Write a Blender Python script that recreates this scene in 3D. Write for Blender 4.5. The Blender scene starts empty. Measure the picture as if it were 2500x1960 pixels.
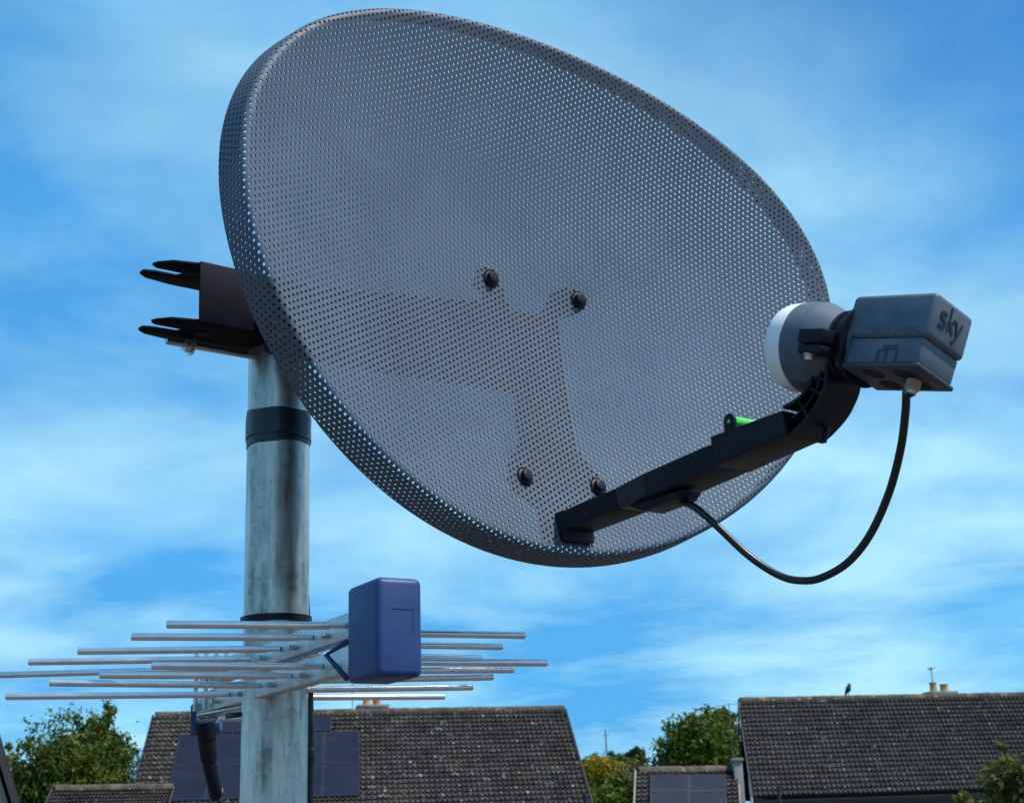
import bpy, bmesh, math, random
import numpy as np
from mathutils import Vector, Matrix
random.seed(7); rng = np.random.default_rng(7)
R_ = math.radians

# ------------------------------------------------------------------ camera
F, CX, CY, NW, NH = 3300.0, 1250.0, 980.0, 2500.0, 1960.0      # photograph's own pixels
EYE = np.array([0.0, 0.0, 1.65]); PITCH = math.atan2(1020, F); ROLL = R_(2.0)
fwd = np.array([0, math.cos(PITCH), math.sin(PITCH)]); up0 = np.array([0, -math.sin(PITCH), math.cos(PITCH)]); rt0 = np.array([1.0, 0, 0])
rgt = rt0*math.cos(ROLL) - up0*math.sin(ROLL); upv = up0*math.cos(ROLL) + rt0*math.sin(ROLL)
M = np.column_stack([rgt, upv, -fwd])
sc = bpy.context.scene; COL = sc.collection
cam_d = bpy.data.cameras.new('camera'); cam = bpy.data.objects.new('camera', cam_d); COL.objects.link(cam)
cam.matrix_world = Matrix([[*M[0], EYE[0]], [*M[1], EYE[1]], [*M[2], EYE[2]], [0, 0, 0, 1]])
cam_d.sensor_fit = 'HORIZONTAL'; cam_d.sensor_width = 36.0; cam_d.lens = 36.0*F/NW
cam_d.clip_start = 0.05; cam_d.clip_end = 3000
cam_d.dof.use_dof = True; cam_d.dof.focus_distance = 1.08; cam_d.dof.aperture_fstop = 30.0
sc.camera = cam
sc.view_settings.view_transform = 'Standard'; sc.view_settings.look = 'None'
sc.view_settings.exposure = 0.0; sc.view_settings.gamma = 1.0

# ------------------------------------------------------------------ sky and sun
SUN_AZ, SUN_EL = R_(113), R_(57)     # compass bearing with +Y as north
wd = bpy.data.worlds.new('World'); sc.world = wd; wd.use_nodes = True
nt = wd.node_tree; nt.nodes.clear()
def N(tree, typ, **kw):
    n = tree.nodes.new(typ)
    for k, v in kw.items():
        if hasattr(n, k): setattr(n, k, v)
        else: n.inputs[k].default_value = v
    return n
def math_n(tree, op, a, b=None, clamp=False):
    n = tree.nodes.new('ShaderNodeMath'); n.operation = op; n.use_clamp = clamp
    for i, v in enumerate((a, b)):
        if v is None: continue
        if isinstance(v, (int, float)): n.inputs[i].default_value = v
        else: tree.links.new(v, n.inputs[i])
    return n.outputs[0]
def mix_n(tree, fac, a, b, blend='MIX'):
    n = tree.nodes.new('ShaderNodeMix'); n.data_type = 'RGBA'; n.blend_type = blend
    for i, v in ((0, fac), (6, a), (7, b)):
        if isinstance(v, (int, float)): n.inputs[i].default_value = v
        elif isinstance(v, tuple): n.inputs[i].default_value = (*v, 1)
        else: tree.links.new(v, n.inputs[i])
    return n.outputs[2]
def ramp_n(tree, fac, stops):
    n = tree.nodes.new('ShaderNodeValToRGB'); e = n.color_ramp.elements
    while len(e) < len(stops): e.new(0.5)
    for el, (p, c) in zip(e, stops):
        el.position = p; el.color = (c, c, c, 1) if isinstance(c, (int, float)) else (*c, 1)
    tree.links.new(fac, n.inputs[0]); return n.outputs[0]
sky = nt.nodes.new('ShaderNodeTexSky'); sky.sky_type = 'NISHITA'; sky.sun_disc = False
sky.sun_elevation = SUN_EL; sky.sun_rotation = SUN_AZ; sky.air_density = 1.0; sky.dust_density = 0.4; sky.ozone_density = 3.0
tc = nt.nodes.new('ShaderNodeTexCoord'); sep = nt.nodes.new('ShaderNodeSeparateXYZ'); nt.links.new(tc.outputs['Generated'], sep.inputs[0])
den = math_n(nt, 'ADD', math_n(nt, 'MAXIMUM', sep.outputs[2], 0.0), 0.16)
cmb = nt.nodes.new('ShaderNodeCombineXYZ')      # a flat cloud deck seen in perspective
nt.links.new(math_n(nt, 'DIVIDE', sep.outputs[0], den), cmb.inputs[0]); nt.links.new(math_n(nt, 'DIVIDE', sep.outputs[1], den), cmb.inputs[1])
def cloud(scale, detail, rough, off, dist=0.3):
    mp = nt.nodes.new('ShaderNodeMapping'); mp.inputs['Location'].default_value = off; nt.links.new(cmb.outputs[0], mp.inputs[0])
    n = N(nt, 'ShaderNodeTexNoise', Scale=scale, Detail=detail, Roughness=rough, Distortion=dist); nt.links.new(mp.outputs[0], n.inputs['Vector']); return n.outputs[0]
OFF = (0.3, 15.2, 0)
big = ramp_n(nt, cloud(0.75, 3, 0.45, OFF, 0.2), [(0.29, 0.0), (0.56, 1.0)])
mid = ramp_n(nt, cloud(1.7, 7, 0.54, (OFF[1], OFF[0]+4, 0), 0.25), [(0.34, 0.0), (0.68, 1.0)])
shade = ramp_n(nt, cloud(1.25, 6, 0.55, (OFF[0]+20, OFF[1]+9, 0), 0.2), [(0.38, 0.0), (0.63, 1.0)])
low = ramp_n(nt, sep.outputs[2], [(0.03, 0.45), (0.30, 0.0)])
veil = math_n(nt, 'ADD', math_n(nt, 'ADD', math_n(nt, 'MULTIPLY', big, 0.60), low), math_n(nt, 'MULTIPLY', mid, 0.42), True)
blue = mix_n(nt, 1.0, sky.outputs[0], (0.28, 1.10, 1.64), 'MULTIPLY')
white = mix_n(nt, shade, (0.95, 4.1, 8.3), (4.6, 8.3, 10.0))
col = mix_n(nt, math_n(nt, 'MULTIPLY', veil, 0.92), blue, white)
bg = nt.nodes.new('ShaderNodeBackground'); bg.inputs[1].default_value = 0.105; nt.links.new(col, bg.inputs[0])
wo = nt.nodes.new('ShaderNodeOutputWorld'); nt.links.new(bg.outputs[0], wo.inputs[0])
sd = bpy.data.lights.new('sun', 'SUN'); sd.energy = 5.0; sd.angle = R_(3.0); sd.color = (1.0, 0.95, 0.88)
sun = bpy.data.objects.new('sun', sd); COL.objects.link(sun)
SDIR = Vector((math.sin(SUN_AZ)*math.cos(SUN_EL), math.cos(SUN_AZ)*math.cos(SUN_EL), math.sin(SUN_EL)))
sun.rotation_euler = SDIR.to_track_quat('Z', 'Y').to_euler(); sun.location = (3, -3, 6)

# ------------------------------------------------------------------ pixel to point
def ray(px, py): return M @ np.array([(px-CX)/F, -(py-CY)/F, -1.0])
def W(px, py, d): return EYE + ray(px, py)*d                     # d: depth along the view axis
def Wz(px, py, z): r = ray(px, py); return EYE + r*((z-EYE[2])/r[2])   # where the ray meets a level
def Wplane(px, py, p0, n): r = ray(px, py); return EYE + r*(np.dot(np.asarray(p0)-EYE, n)/np.dot(r, n))
def PX(p):
    c = M.T @ (np.asarray(p)-EYE); return CX+F*c[0]/-c[2], CY-F*c[1]/-c[2], -c[2]

# ------------------------------------------------------------------ materials
def mat(name, base, rough=0.6, metal=0.0, var=0.25, scale=20.0, bump=0.0, bscale=None, spots=None, spec=0.5, coat=0.0, dark=None, stretch=None, gen=False, rvar=0.12):
    m = bpy.data.materials.new(name); m.use_nodes = True; t = m.node_tree; b = t.nodes['Principled BSDF']
    co = t.nodes.new('ShaderNodeTexCoord').outputs['Object']
    if gen: co = t.nodes.new('ShaderNodeNewGeometry').outputs['Position']
    if stretch:
        mp = t.nodes.new('ShaderNodeMapping'); mp.inputs['Scale'].default_value = stretch; t.links.new(co, mp.inputs[0]); co = mp.outputs[0]
    n = N(t, 'ShaderNodeTexNoise', Scale=scale, Detail=5.0, Roughness=0.6); t.links.new(co, n.inputs['Vector'])
    f = ramp_n(t, n.outputs[0], [(0.3, 0.0), (0.7, 1.0)])
    lo = dark if dark else tuple(max(0, c*(1-var)) for c in base); hi = tuple(min(1, c*(1+var)) for c in base)
    c = mix_n(t, f, lo, hi)
    for (scol, sscale, thr, soft) in (spots or []):
        s = N(t, 'ShaderNodeTexNoise', Scale=sscale, Detail=3.0, Roughness=0.55); t.links.new(co, s.inputs['Vector'])
        c = mix_n(t, ramp_n(t, s.outputs[0], [(thr, 0.0), (thr+soft, 1.0)]), c, scol)
    t.links.new(c, b.inputs['Base Color'])
    t.links.new(math_n(t, 'ADD', rough-rvar/2, math_n(t, 'MULTIPLY', n.outputs[0], rvar)), b.inputs['Roughness'])
    b.inputs['Metallic'].default_value = metal; b.inputs['Specular IOR Level'].default_value = spec; b.inputs['Coat Weight'].default_value = coat
    if bump:
        bn = N(t, 'ShaderNodeTexNoise', Scale=bscale or scale*3, Detail=4.0); t.links.new(co, bn.inputs['Vector'])
        bm = t.nodes.new('ShaderNodeBump'); bm.inputs['Strength'].default_value = bump; bm.inputs['Distance'].default_value = 0.002
        t.links.new(bn.outputs[0], bm.inputs['Height']); t.links.new(bm.outputs[0], b.inputs['Normal'])
    return m
MT = {}
MT['dish'] = mat('dish_grey_paint', (0.094, 0.114, 0.150), 0.55, 0.0, 0.12, 9, 0.05, 900, spec=0.25)
MT['black'] = mat('black_plastic', (0.0075, 0.010, 0.016), 0.45, 0, 0.3, 60, 0.08, 700, spec=0.22, spots=[((0.05, 0.055, 0.065), 140, 0.71, 0.06)])
MT['bracket'] = mat('black_painted_steel', (0.0045, 0.005, 0.011), 0.6, 0, 0.3, 70, 0.05, 500, spec=0.08)
MT['lnbgrey'] = mat('lnb_grey_plastic', (0.098, 0.120, 0.156), 0.5, 0, 0.2, 45, 0.06, 900, spec=0.35, spots=[((0.10, 0.11, 0.13), 90, 0.66, 0.14)])
MT['lnbdark'] = mat('lnb_dark_plastic', (0.044, 0.054, 0.074), 0.5, 0, 0.2, 60, 0.06, 900, spec=0.35)
MT['letter'] = mat('moulded_lettering', (0.010, 0.013, 0.022), 0.5, 0, 0.1, 60)
MT['letter2'] = mat('faint_moulded_lettering', (0.066, 0.082, 0.110), 0.5, 0, 0.1, 60)
MT['cap'] = mat('white_feed_cap', (0.92, 0.90, 0.90), 0.45, 0, 0.05, 30, spots=[((0.45, 0.40, 0.36), 160, 0.73, 0.04)])
MT['hole'] = mat('dark_opening', (0.004, 0.004, 0.006), 0.8)
MT['steel'] = mat('zinc_plated_steel', (0.55, 0.53, 0.50), 0.35, 0.9, 0.25, 120)
MT['brass'] = mat('connector_nickel', (0.50, 0.45, 0.38), 0.38, 0.9, 0.2, 300)
MT['cable'] = mat('black_coax_jacket', (0.010, 0.011, 0.017), 0.38, 0, 0.2, 80, spec=0.5)
MT['tape'] = mat('black_pvc_tape', (0.014, 0.013, 0.019), 0.36, 0, 0.35, 60, 0.35, 90, spec=0.5, stretch=(1, 1, 3))
MT['alu'] = mat('aluminium_rod', (0.80, 0.75, 0.76), 0.28, 0.82, 0.12, 60, 0.03, 600)
MT['boom'] = mat('aluminium_boom', (0.58, 0.61, 0.62), 0.42, 0.75, 0.18, 50, 0.05, 400)
MT['blue'] = mat('blue_plastic', (0.020, 0.050, 0.165), 0.5, 0, 0.15, 30, 0.05, 600, spec=0.4)
MT['bluelt'] = mat('blue_clamp_plastic', (0.018, 0.075, 0.21), 0.5, 0, 0.15, 30)
MT['green'] = mat('green_level_vial', (0.10, 0.62, 0.08), 0.2, 0, 0.2, 60, spec=0.7)
def galv():
    m = bpy.data.materials.new('galvanised_steel'); m.use_nodes = True; t = m.node_tree; b = t.nodes['Principled BSDF']
    co = t.nodes.new('ShaderNodeTexCoord').outputs['Object']
    v = N(t, 'ShaderNodeTexVoronoi', Scale=120.0); t.links.new(co, v.inputs['Vector'])
    mp = t.nodes.new('ShaderNodeMapping'); mp.inputs['Scale'].default_value = (60, 60, 7); t.links.new(co, mp.inputs[0])
    st = N(t, 'ShaderNodeTexNoise', Scale=1.0, Detail=6.0, Roughness=0.65); t.links.new(mp.outputs[0], st.inputs['Vector'])
    bl = N(t, 'ShaderNodeTexNoise', Scale=30.0, Detail=5.0, Roughness=0.6); t.links.new(co, bl.inputs['Vector'])
    pit = N(t, 'ShaderNodeTexNoise', Scale=260.0, Detail=3.0, Roughness=0.6); t.links.new(co, pit.inputs['Vector'])
    c = mix_n(t, ramp_n(t, st.outputs[0], [(0.38, 0.0), (0.60, 1.0)]), (0.13, 0.125, 0.11), (0.66, 0.61, 0.53))
    c = mix_n(t, math_n(t, 'MULTIPLY', ramp_n(t, bl.outputs[0], [(0.40, 0.0), (0.62, 1.0)]), 0.6), c, (0.56, 0.53, 0.47))
    sp = t.nodes.new('ShaderNodeSeparateColor'); t.links.new(v.outputs['Color'], sp.inputs[0])
    c = mix_n(t, math_n(t, 'MULTIPLY', sp.outputs[0], 0.22), c, (0.78, 0.74, 0.68))
    c = mix_n(t, math_n(t, 'MULTIPLY', ramp_n(t, pit.outputs[0], [(0.60, 0.0), (0.74, 1.0)]), 0.45), c, (0.06, 0.065, 0.06))
    t.links.new(c, b.inputs['Base Color']); b.inputs['Metallic'].default_value = 0.80
    t.links.new(math_n(t, 'ADD', 0.22, math_n(t, 'MULTIPLY', bl.outputs[0], 0.28)), b.inputs['Roughness'])
    bp = t.nodes.new('ShaderNodeBump'); bp.inputs['Strength'].default_value = 0.25; bp.inputs['Distance'].default_value = 0.0008
    t.links.new(math_n(t, 'ADD', bl.outputs[0], math_n(t, 'MULTIPLY', pit.outputs[0], 0.4)), bp.inputs['Height']); t.links.new(bp.outputs[0], b.inputs['Normal'])
    return m
MT['galv'] = galv()
lich = [((0.30, 0.29, 0.27), 5.0, 0.635, 0.04)]
MT['tileL'] = mat('weathered_brown_tile', (0.052, 0.045, 0.041), 0.9, 0, 0.5, 1.7, gen=True, spec=0.15, spots=lich+[((0.13, 0.115, 0.09), 1.1, 0.62, 0.15)])
MT['tileR'] = mat('weathered_grey_tile', (0.046, 0.042, 0.041), 0.9, 0, 0.45, 1.5, gen=True, spec=0.15, spots=[((0.26, 0.25, 0.24), 6.0, 0.655, 0.04)])
MT['ridge'] = mat('lichened_ridge_tile', (0.085, 0.072, 0.055), 0.9, 0, 0.5, 3.0, gen=True, spec=0.15, spots=[((0.36, 0.19, 0.045), 2.2, 0.60, 0.10), ((0.30, 0.28, 0.25), 7, 0.64, 0.06)])
MT['under'] = mat('roof_underlay', (0.022, 0.020, 0.020), 0.95, gen=True, scale=2)
MT['render'] = mat('pale_rendered_wall', (0.50, 0.46, 0.40), 0.9, 0, 0.12, 1.5, gen=True, spec=0.2)
MT['shadewall'] = mat('wall_painted_shade', (0.045, 0.042, 0.040), 0.95, 0, 0.3, 6, gen=True, spec=0.1)  # right bungalow's shaded wall: the shade is put into the base colour
MT['barge'] = mat('dark_bargeboard', (0.018, 0.017, 0.017), 0.6, gen=True, scale=3)
MT['whitepaint'] = mat('white_upvc', (0.72, 0.72, 0.70), 0.5, gen=True, scale=3, var=0.08)
MT['concrete'] = mat('grey_concrete', (0.24, 0.235, 0.22), 0.9, 0, 0.25, 6, gen=True)
MT['potbuff'] = mat('buff_clay_pot', (0.42, 0.27, 0.10), 0.85, 0, 0.25, 6, gen=True)
MT['potred'] = mat('terracotta_pot', (0.42, 0.12, 0.035), 0.85, 0, 0.25, 6, gen=True)
MT['solar'] = mat('solar_glass', (0.012, 0.012, 0.024), 0.35, 0, 0.25, 1.2, gen=True, spec=0.22)
MT['sframe'] = mat('solar_frame', (0.030, 0.032, 0.042), 0.5, 0.3, gen=True, scale=4)
MT['mast'] = mat('dull_metal_mast', (0.16, 0.16, 0.17), 0.5, 0.6, gen=True, scale=4)
MT['bird'] = mat('black_feathers', (0.012, 0.011, 0.012), 0.7)
MT['bark'] = mat('bark', (0.075, 0.055, 0.040), 0.95, 0, 0.35, 8, gen=True)
MT['ground'] = mat('garden_ground', (0.085, 0.062, 0.050), 0.95, 0, 0.5, 0.6, gen=True, dark=(0.040, 0.042, 0.028))
MT['glass'] = mat('window_glass', (0.02, 0.025, 0.03), 0.1, gen=True, scale=2)
def leafmat(name, a, b):
    m = bpy.data.materials.new(name); m.use_nodes = True; t = m.node_tree; bs = t.nodes['Principled BSDF']
    p = t.nodes.new('ShaderNodeNewGeometry').outputs['Position']
    n = N(t, 'ShaderNodeTexNoise', Scale=1.6, Detail=4.0, Roughness=0.7); t.links.new(p, n.inputs['Vector'])
    c = mix_n(t, ramp_n(t, n.outputs[0], [(0.35, 0.0), (0.65, 1.0)]), a, b); t.links.new(c, bs.inputs['Base Color'])
    bs.inputs['Roughness'].default_value = 0.6; bs.inputs['Specular IOR Level'].default_value = 0.25
    tr = t.nodes.new('ShaderNodeBsdfTranslucent'); t.links.new(c, tr.inputs[0])
    mx = t.nodes.new('ShaderNodeMixShader'); mx.inputs[0].default_value = 0.25
    t.links.new(bs.outputs[0], mx.inputs[1]); t.links.new(tr.outputs[0], mx.inputs[2]); t.links.new(mx.outputs[0], t.nodes['Material Output'].inputs[0]); return m
MT['leafA'] = leafmat('ash_leaves', (0.026, 0.056, 0.006), (0.120, 0.150, 0.010))
MT['leafB'] = leafmat('broad_leaves', (0.024, 0.056, 0.006), (0.125, 0.165, 0.010))
MT['leafY'] = leafmat('yellow_green_leaves', (0.19, 0.15, 0.010), (0.36, 0.26, 0.014))
MT['leafO'] = leafmat('olive_leaves', (0.075, 0.080, 0.018), (0.17, 0.155, 0.035))
MT['leafF'] = leafmat('far_green_leaves', (0.040, 0.075, 0.018), (0.080, 0.125, 0.025))

# ------------------------------------------------------------------ mesh helpers
def mesh_obj(name, V, Fc, m, parent=None, smooth=False, loc=None, auto=None):
    me = bpy.data.meshes.new(name); V = np.asarray(V, float)
    off = np.zeros(3) if loc is None else np.asarray(loc, float)
    me.from_pydata([tuple(v) for v in (V-off)], [], [tuple(f) for f in Fc]); me.update()
    bm = bmesh.new(); bm.from_mesh(me); bmesh.ops.recalc_face_normals(bm, faces=bm.faces); bm.to_mesh(me); bm.free()
    if isinstance(m, str): m = MT[m]
    me.materials.append(m)
    if smooth: me.polygons.foreach_set('use_smooth', [True]*len(me.polygons))
    o = bpy.data.objects.new(name, me); COL.objects.link(o)
    if parent is not None: o.parent = parent
    if loc is not None and parent is None: o.location = tuple(off)
    if auto: sharp(me, auto)
    return o
def sharp(me, deg):
    bm = bmesh.new(); bm.from_mesh(me)
    for e in bm.edges:
        e.smooth = not (len(e.link_faces) == 2 and e.calc_face_angle(0) > R_(deg))
    bm.to_mesh(me); bm.free(); me.polygons.foreach_set('use_smooth', [True]*len(me.polygons))
class G:
    def __init__(s): s.V = []; s.F = []
    def add(s, V, Fc):
        o = len(s.V); s.V += [np.asarray(v, float) for v in V]; s.F += [tuple(i+o for i in f) for f in Fc]; return s
    def box(s, c, ax, ay, az):      # centre and three half vectors
        c, ax, ay, az = map(lambda v: np.asarray(v, float), (c, ax, ay, az))
        V = [c+i*ax+j*ay+k*az for i in (-1, 1) for j in (-1, 1) for k in (-1, 1)]
        return s.add(V, [(0, 1, 3, 2), (4, 6, 7, 5), (0, 4, 5, 1), (2, 3, 7, 6), (0, 2, 6, 4), (1, 5, 7, 3)])
    def prism(s, poly, d):          # poly: 3-D points of one face, d: thickness vector
        n = len(poly); d = np.asarray(d, float); P = [np.asarray(p, float) for p in poly]
        return s.add(P+[p+d for p in P], [tuple(range(n)), tuple(range(2*n-1, n-1, -1))]+[(i, (i+1) % n, n+(i+1) % n, n+i) for i in range(n)])
    def tube(s, pts, r, seg=10, caps=True):
        pts = [np.asarray(p, float) for p in pts]; n = len(pts); rs = r if isinstance(r, (list, tuple)) else [r]*n
        t0 = pts[1]-pts[0]; a = np.cross(t0, [0.31, 0.2, 0.93]); 
        if np.linalg.norm(a) < 1e-6*np.linalg.norm(t0)+1e-12: a = np.cross(t0, [1, 0, 0])
        a /= np.linalg.norm(a); V = []; Fc = []
        for i, p in enumerate(pts):
            t = pts[min(i+1, n-1)]-pts[max(i-1, 0)]; t = t/np.linalg.norm(t)
            a = a-t*np.dot(a, t); a /= np.linalg.norm(a); b = np.cross(t, a)
            V += [p+rs[i]*(math.cos(2*math.pi*k/seg)*a+math.sin(2*math.pi*k/seg)*b) for k in range(seg)]
        for i in range(n-1):
            Fc += [(i*seg+k, i*seg+(k+1) % seg, (i+1)*seg+(k+1) % seg, (i+1)*seg+k) for k in range(seg)]
        if caps: Fc += [tuple(range(seg-1, -1, -1)), tuple(range((n-1)*seg, n*seg))]
        return s.add(V, Fc)
    def lathe(s, o, ax, ex, prof, seg=40, closed=True):   # prof: (along axis, radius)
        o, ax, ex = (np.asarray(v, float) for v in (o, ax, ex)); ey = np.cross(ax, ex); V = []; Fc = []
        for (h, r) in prof: V += [o+ax*h+r*(math.cos(2*math.pi*k/seg)*ex+math.sin(2*math.pi*k/seg)*ey) for k in range(seg)]
        for i in range(len(prof)-1): Fc += [(i*seg+k, i*seg+(k+1) % seg, (i+1)*seg+(k+1) % seg, (i+1)*seg+k) for k in range(seg)]
        if closed: Fc += [tuple(range(seg)), tuple(range((len(prof)-1)*seg, len(prof)*seg))]
        return s.add(V, Fc)
    def build(s, name, m, parent=None, smooth=False, loc=None, bevel=0, seg=2, auto=None):
        o = mesh_obj(name, s.V, s.F, m, parent, smooth, loc)
        if bevel:
            bm = bmesh.new(); bm.from_mesh(o.data); bmesh.ops.remove_doubles(bm, verts=bm.verts, dist=1e-6)
            es = [e for e in bm.edges if len(e.link_faces) == 2 and e.calc_face_angle(0) > R_(28)]
            bmesh.ops.bevel(bm, geom=es, offset=bevel, segments=seg, affect='EDGES', profile=0.5, clamp_overlap=True)
            bm.to_mesh(o.data); bm.free(); auto = auto or 35
        if auto: sharp(o.data, auto)
        return o
def tag(o, label, cat, group=None, kind=None):
    if label: o['label'] = label
    if cat: o['category'] = cat
    if group: o['group'] = group
    if kind: o['kind'] = kind
    return o
def empty(name, loc, label, cat, group=None):
    o = bpy.data.objects.new(name, None); COL.objects.link(o); o.location = tuple(loc); o.empty_display_size = 0.05
    return tag(o, label, cat, group)
def spline(P, n=8):
    P = [np.asarray(p, float) for p in P]; Q = [2*P[0]-P[1]]+P+[2*P[-1]-P[-2]]; out = []
    for i in range(1, len(Q)-2):
        for k in range(n):
            t = k/n; a, b, c, d = Q[i-1], Q[i], Q[i+1], Q[i+2]
            out.append(0.5*(2*b+(c-a)*t+(2*a-5*b+4*c-d)*t*t+(3*b-a-3*c+d)*t**3))
    return out+[P[-1]]

# ------------------------------------------------------------------ ground
g = G(); g.add([(-600, -300, 0), (600, -300, 0), (600, 900, 0), (-600, 900, 0)], [(0, 1, 2, 3)])
tag(g.build('ground', 'ground'), None, None, kind='structure')

# ------------------------------------------------------------------ houses
def roof_frame(rl, rr, el, d, ze, pitch=35.0):
    # the verge passes through pixel el and falls at the pitch of the roof; it ends at eaves height ze
    RL = W(*rl, d); RR = Wz(*rr, RL[2]); best = None
    for t in np.linspace(d*0.6, d*0.999, 4000):
        P = W(*el, t); err = abs((RL[2]-P[2])-math.tan(R_(pitch))*math.hypot(P[0]-RL[0], P[1]-RL[1]))
        if RL[2]-P[2] > 0.15 and (best is None or err < best[0]): best = (err, P)
    v = best[1]-RL; EL = best[1] if ze is None else RL+v*((RL[2]-ze)/-v[2]); return RL, RR, EL
TX = [0.0, 0.10, 0.26, 0.31, 0.37, 0.43, 0.48, 0.60, 0.76, 0.81, 0.87, 0.93, 0.98, 1.0]
TZ = [0.0, 0.0, 0.0, 0.6, 1.0, 0.6, 0.0, 0.0, 0.0, 0.6, 1.0, 0.6, 0.0, 0.0]
def tile_geo(ex, gy, n, roll=0.055, lift=0.070, over=1.06):
    V = []; k = len(TX)
    for y, l in ((-0.02, 0.004), (over, lift)):
        for x, z in zip(TX, TZ): V.append(ex*x*0.992+gy*y+n*(l+roll*z))
    for x, z in zip(TX, TZ): V.append(ex*x*0.992+gy*over+n*(roll*z*0.6-0.002))
    Fc = [(i, i+1, k+i+1, k+i) for i in range(k-1)]+[(k+i, k+i+1, 2*k+i+1, 2*k+i) for i in range(k-1)]
    return np.array(V), Fc
def tiled_roof(house, base, RL, RR, EL, nc, nr, m, skip=None, limit=300, cap=True):
    e = RR-RL; gdir = EL-RL; n = np.cross(gdir, e); n /= np.linalg.norm(n)
    ex, gy = e/nc, gdir/nr; V, Fc = tile_geo(ex, gy, n)
    g = G(); g.prism([RL, RR, RR+gdir, EL], -n*0.06); g.build('roof_deck', 'under', house, loc=base)
    me = None; cells = []
    for i in range(nc):
        for j in range(nr):
            o = RL+ex*i+gy*j; c = o+ex*0.5+gy*0.5
            if skip and skip((i+0.5)/nc, (j+0.5)/nr): continue
            px, py, d = PX(c); vis = -20 < px < NW+20 and py < NH+6
            cells.append((not vis, d, o))
    cells.sort(key=lambda t: t[:2])
    for q, (hid, d, o) in enumerate(cells[:limit]):
        if hid: continue
        if me is None:
            t = mesh_obj('roof_tile', V, Fc, m, house); me = t.data; 
        else:
            t = bpy.data.objects.new('roof_tile', me); COL.objects.link(t); t.parent = house
        jit = rng.normal(size=3)*0.003; t.location = tuple(o-base+jit)
    rest = cells[limit:]+[c for c in cells[:limit] if c[0]]
    if rest:
        VV = np.concatenate([V+o+rng.normal(size=3)*0.003 for _, _, o in rest]); k = len(V)
        FF = [tuple(i+q*k for i in f) for q in range(len(rest)) for f in Fc]
        t = mesh_obj('roof_tiling', VV, FF, m, house, loc=base); t.location = (0, 0, 0); t['kind'] = 'stuff'
    if cap:
        u = e/np.linalg.norm(e); L = np.linalg.norm(e); nn = max(1, int(L/0.45)); step = e/nn; me = None
        prof = [(-0.13, -0.07), (-0.10, 0.02), (-0.05, 0.065), (0, 0.08), (0.05, 0.065), (0.10, 0.02), (0.13, -0.07)]
        hz = np.cross([0, 0, 1], u)
        for i in range(nn):
            if me is None:
                a = [hz*x+np.array([0, 0, z+0.03]) for x, z in prof]; b = [p*1.0+step*0.995+np.array([0, 0, 0.008]) for p in a]; k = len(a)
                Fc2 = [(q, q+1, k+q+1, k+q) for q in range(k-1)]+[tuple(range(k)), tuple(range(2*k-1, k-1, -1))]
                t = mesh_obj('ridge_tile', a+b, Fc2, 'ridge', house); me = t.data
            else:
                t = bpy.data.objects.new('ridge_tile', me); COL.objects.link(t); t.parent = house
            t.location = tuple(RL+step*i-base+np.array([0, 0, 0.01+random.uniform(-.006, .006)]))
    return e, gdir, n
def house_body(house, base, RL, RR, EL, ze, mat_wall='render', inset=0.3, barge='barge', sides=(True, True)):
    e = RR-RL; gd = EL-RL; u = e/np.linalg.norm(e); dh = gd.copy(); dh[2] = 0
    A = EL+u*inset-dh*0.08; B = EL+e-u*inset-dh*0.08; A2 = A-2*dh*0.92; B2 = B-2*dh*0.92
    top = RL[2]-0.14; zt = ze+abs(gd[2])*0.08-0.12
    def fl(p, z): return np.array([p[0], p[1], z])
    g = G()
    V = [fl(A, 0), fl(B, 0), fl(B2, 0), fl(A2, 0), fl(A, zt), fl(B, zt), fl(B2, zt), fl(A2, zt), fl((A+A2)/2, top), fl((B+B2)/2, top)]
    g.add(V, [(0, 1, 5, 4), (2, 3, 7, 6), (0, 4, 8, 7, 3), (1, 2, 6, 9, 5), (4, 5, 9, 8), (6, 7, 8, 9), (0, 3, 2, 1)]); g.build('wall', mat_wall, house, loc=base)
    # far slope
    n = np.cross(gd, e); n /= np.linalg.norm(n); fd = np.array([-gd[0], -gd[1], gd[2]])
    g = G(); g.prism([RL-u*0.0, RR, RR+fd, RL+fd], (0, 0, -0.06)); g.build('rear_roof', 'under', house, loc=base)
    for p, s, on in ((RL, -1, sides[0]), (RR, 1, sides[1])):
        if not on: continue
        for dd in (gd, fd):
            g = G(); q = p+u*s*0.035; g.prism([q+np.array([0, 0, .03]), q+dd+np.array([0, 0, .03]), q+dd+np.array([0, 0, -.24]), q+np.array([0, 0, -.24])], u*s*0.05)
            g.build('bargeboard', barge, house, loc=base)
    # gutter, and a fascia kept tall and dark as painted shade under the eaves
    g = G(); q = EL+np.array([0, 0, -0.12])-dh/np.linalg.norm(dh)*-0.05
    pts = [(0, 0), (0.11, 0), (0.10, -0.07), (0.055, -0.10), (0.01, -0.07)]; w = dh/np.linalg.norm(dh)
    g.prism([q+w*x+np.array([0, 0, z]) for x, z in pts], e); g.build('gutter', 'barge', house, loc=base)
    g = G(); q = EL-w*0.10+np.array([0, 0, -0.10]); g.prism([q, q+w*0.10, q+w*0.10+np.array([0, 0, -0.30]), q+np.array([0, 0, -0.30])], e); g.build('fascia_eave_shade', 'barge', house, loc=base)
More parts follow.
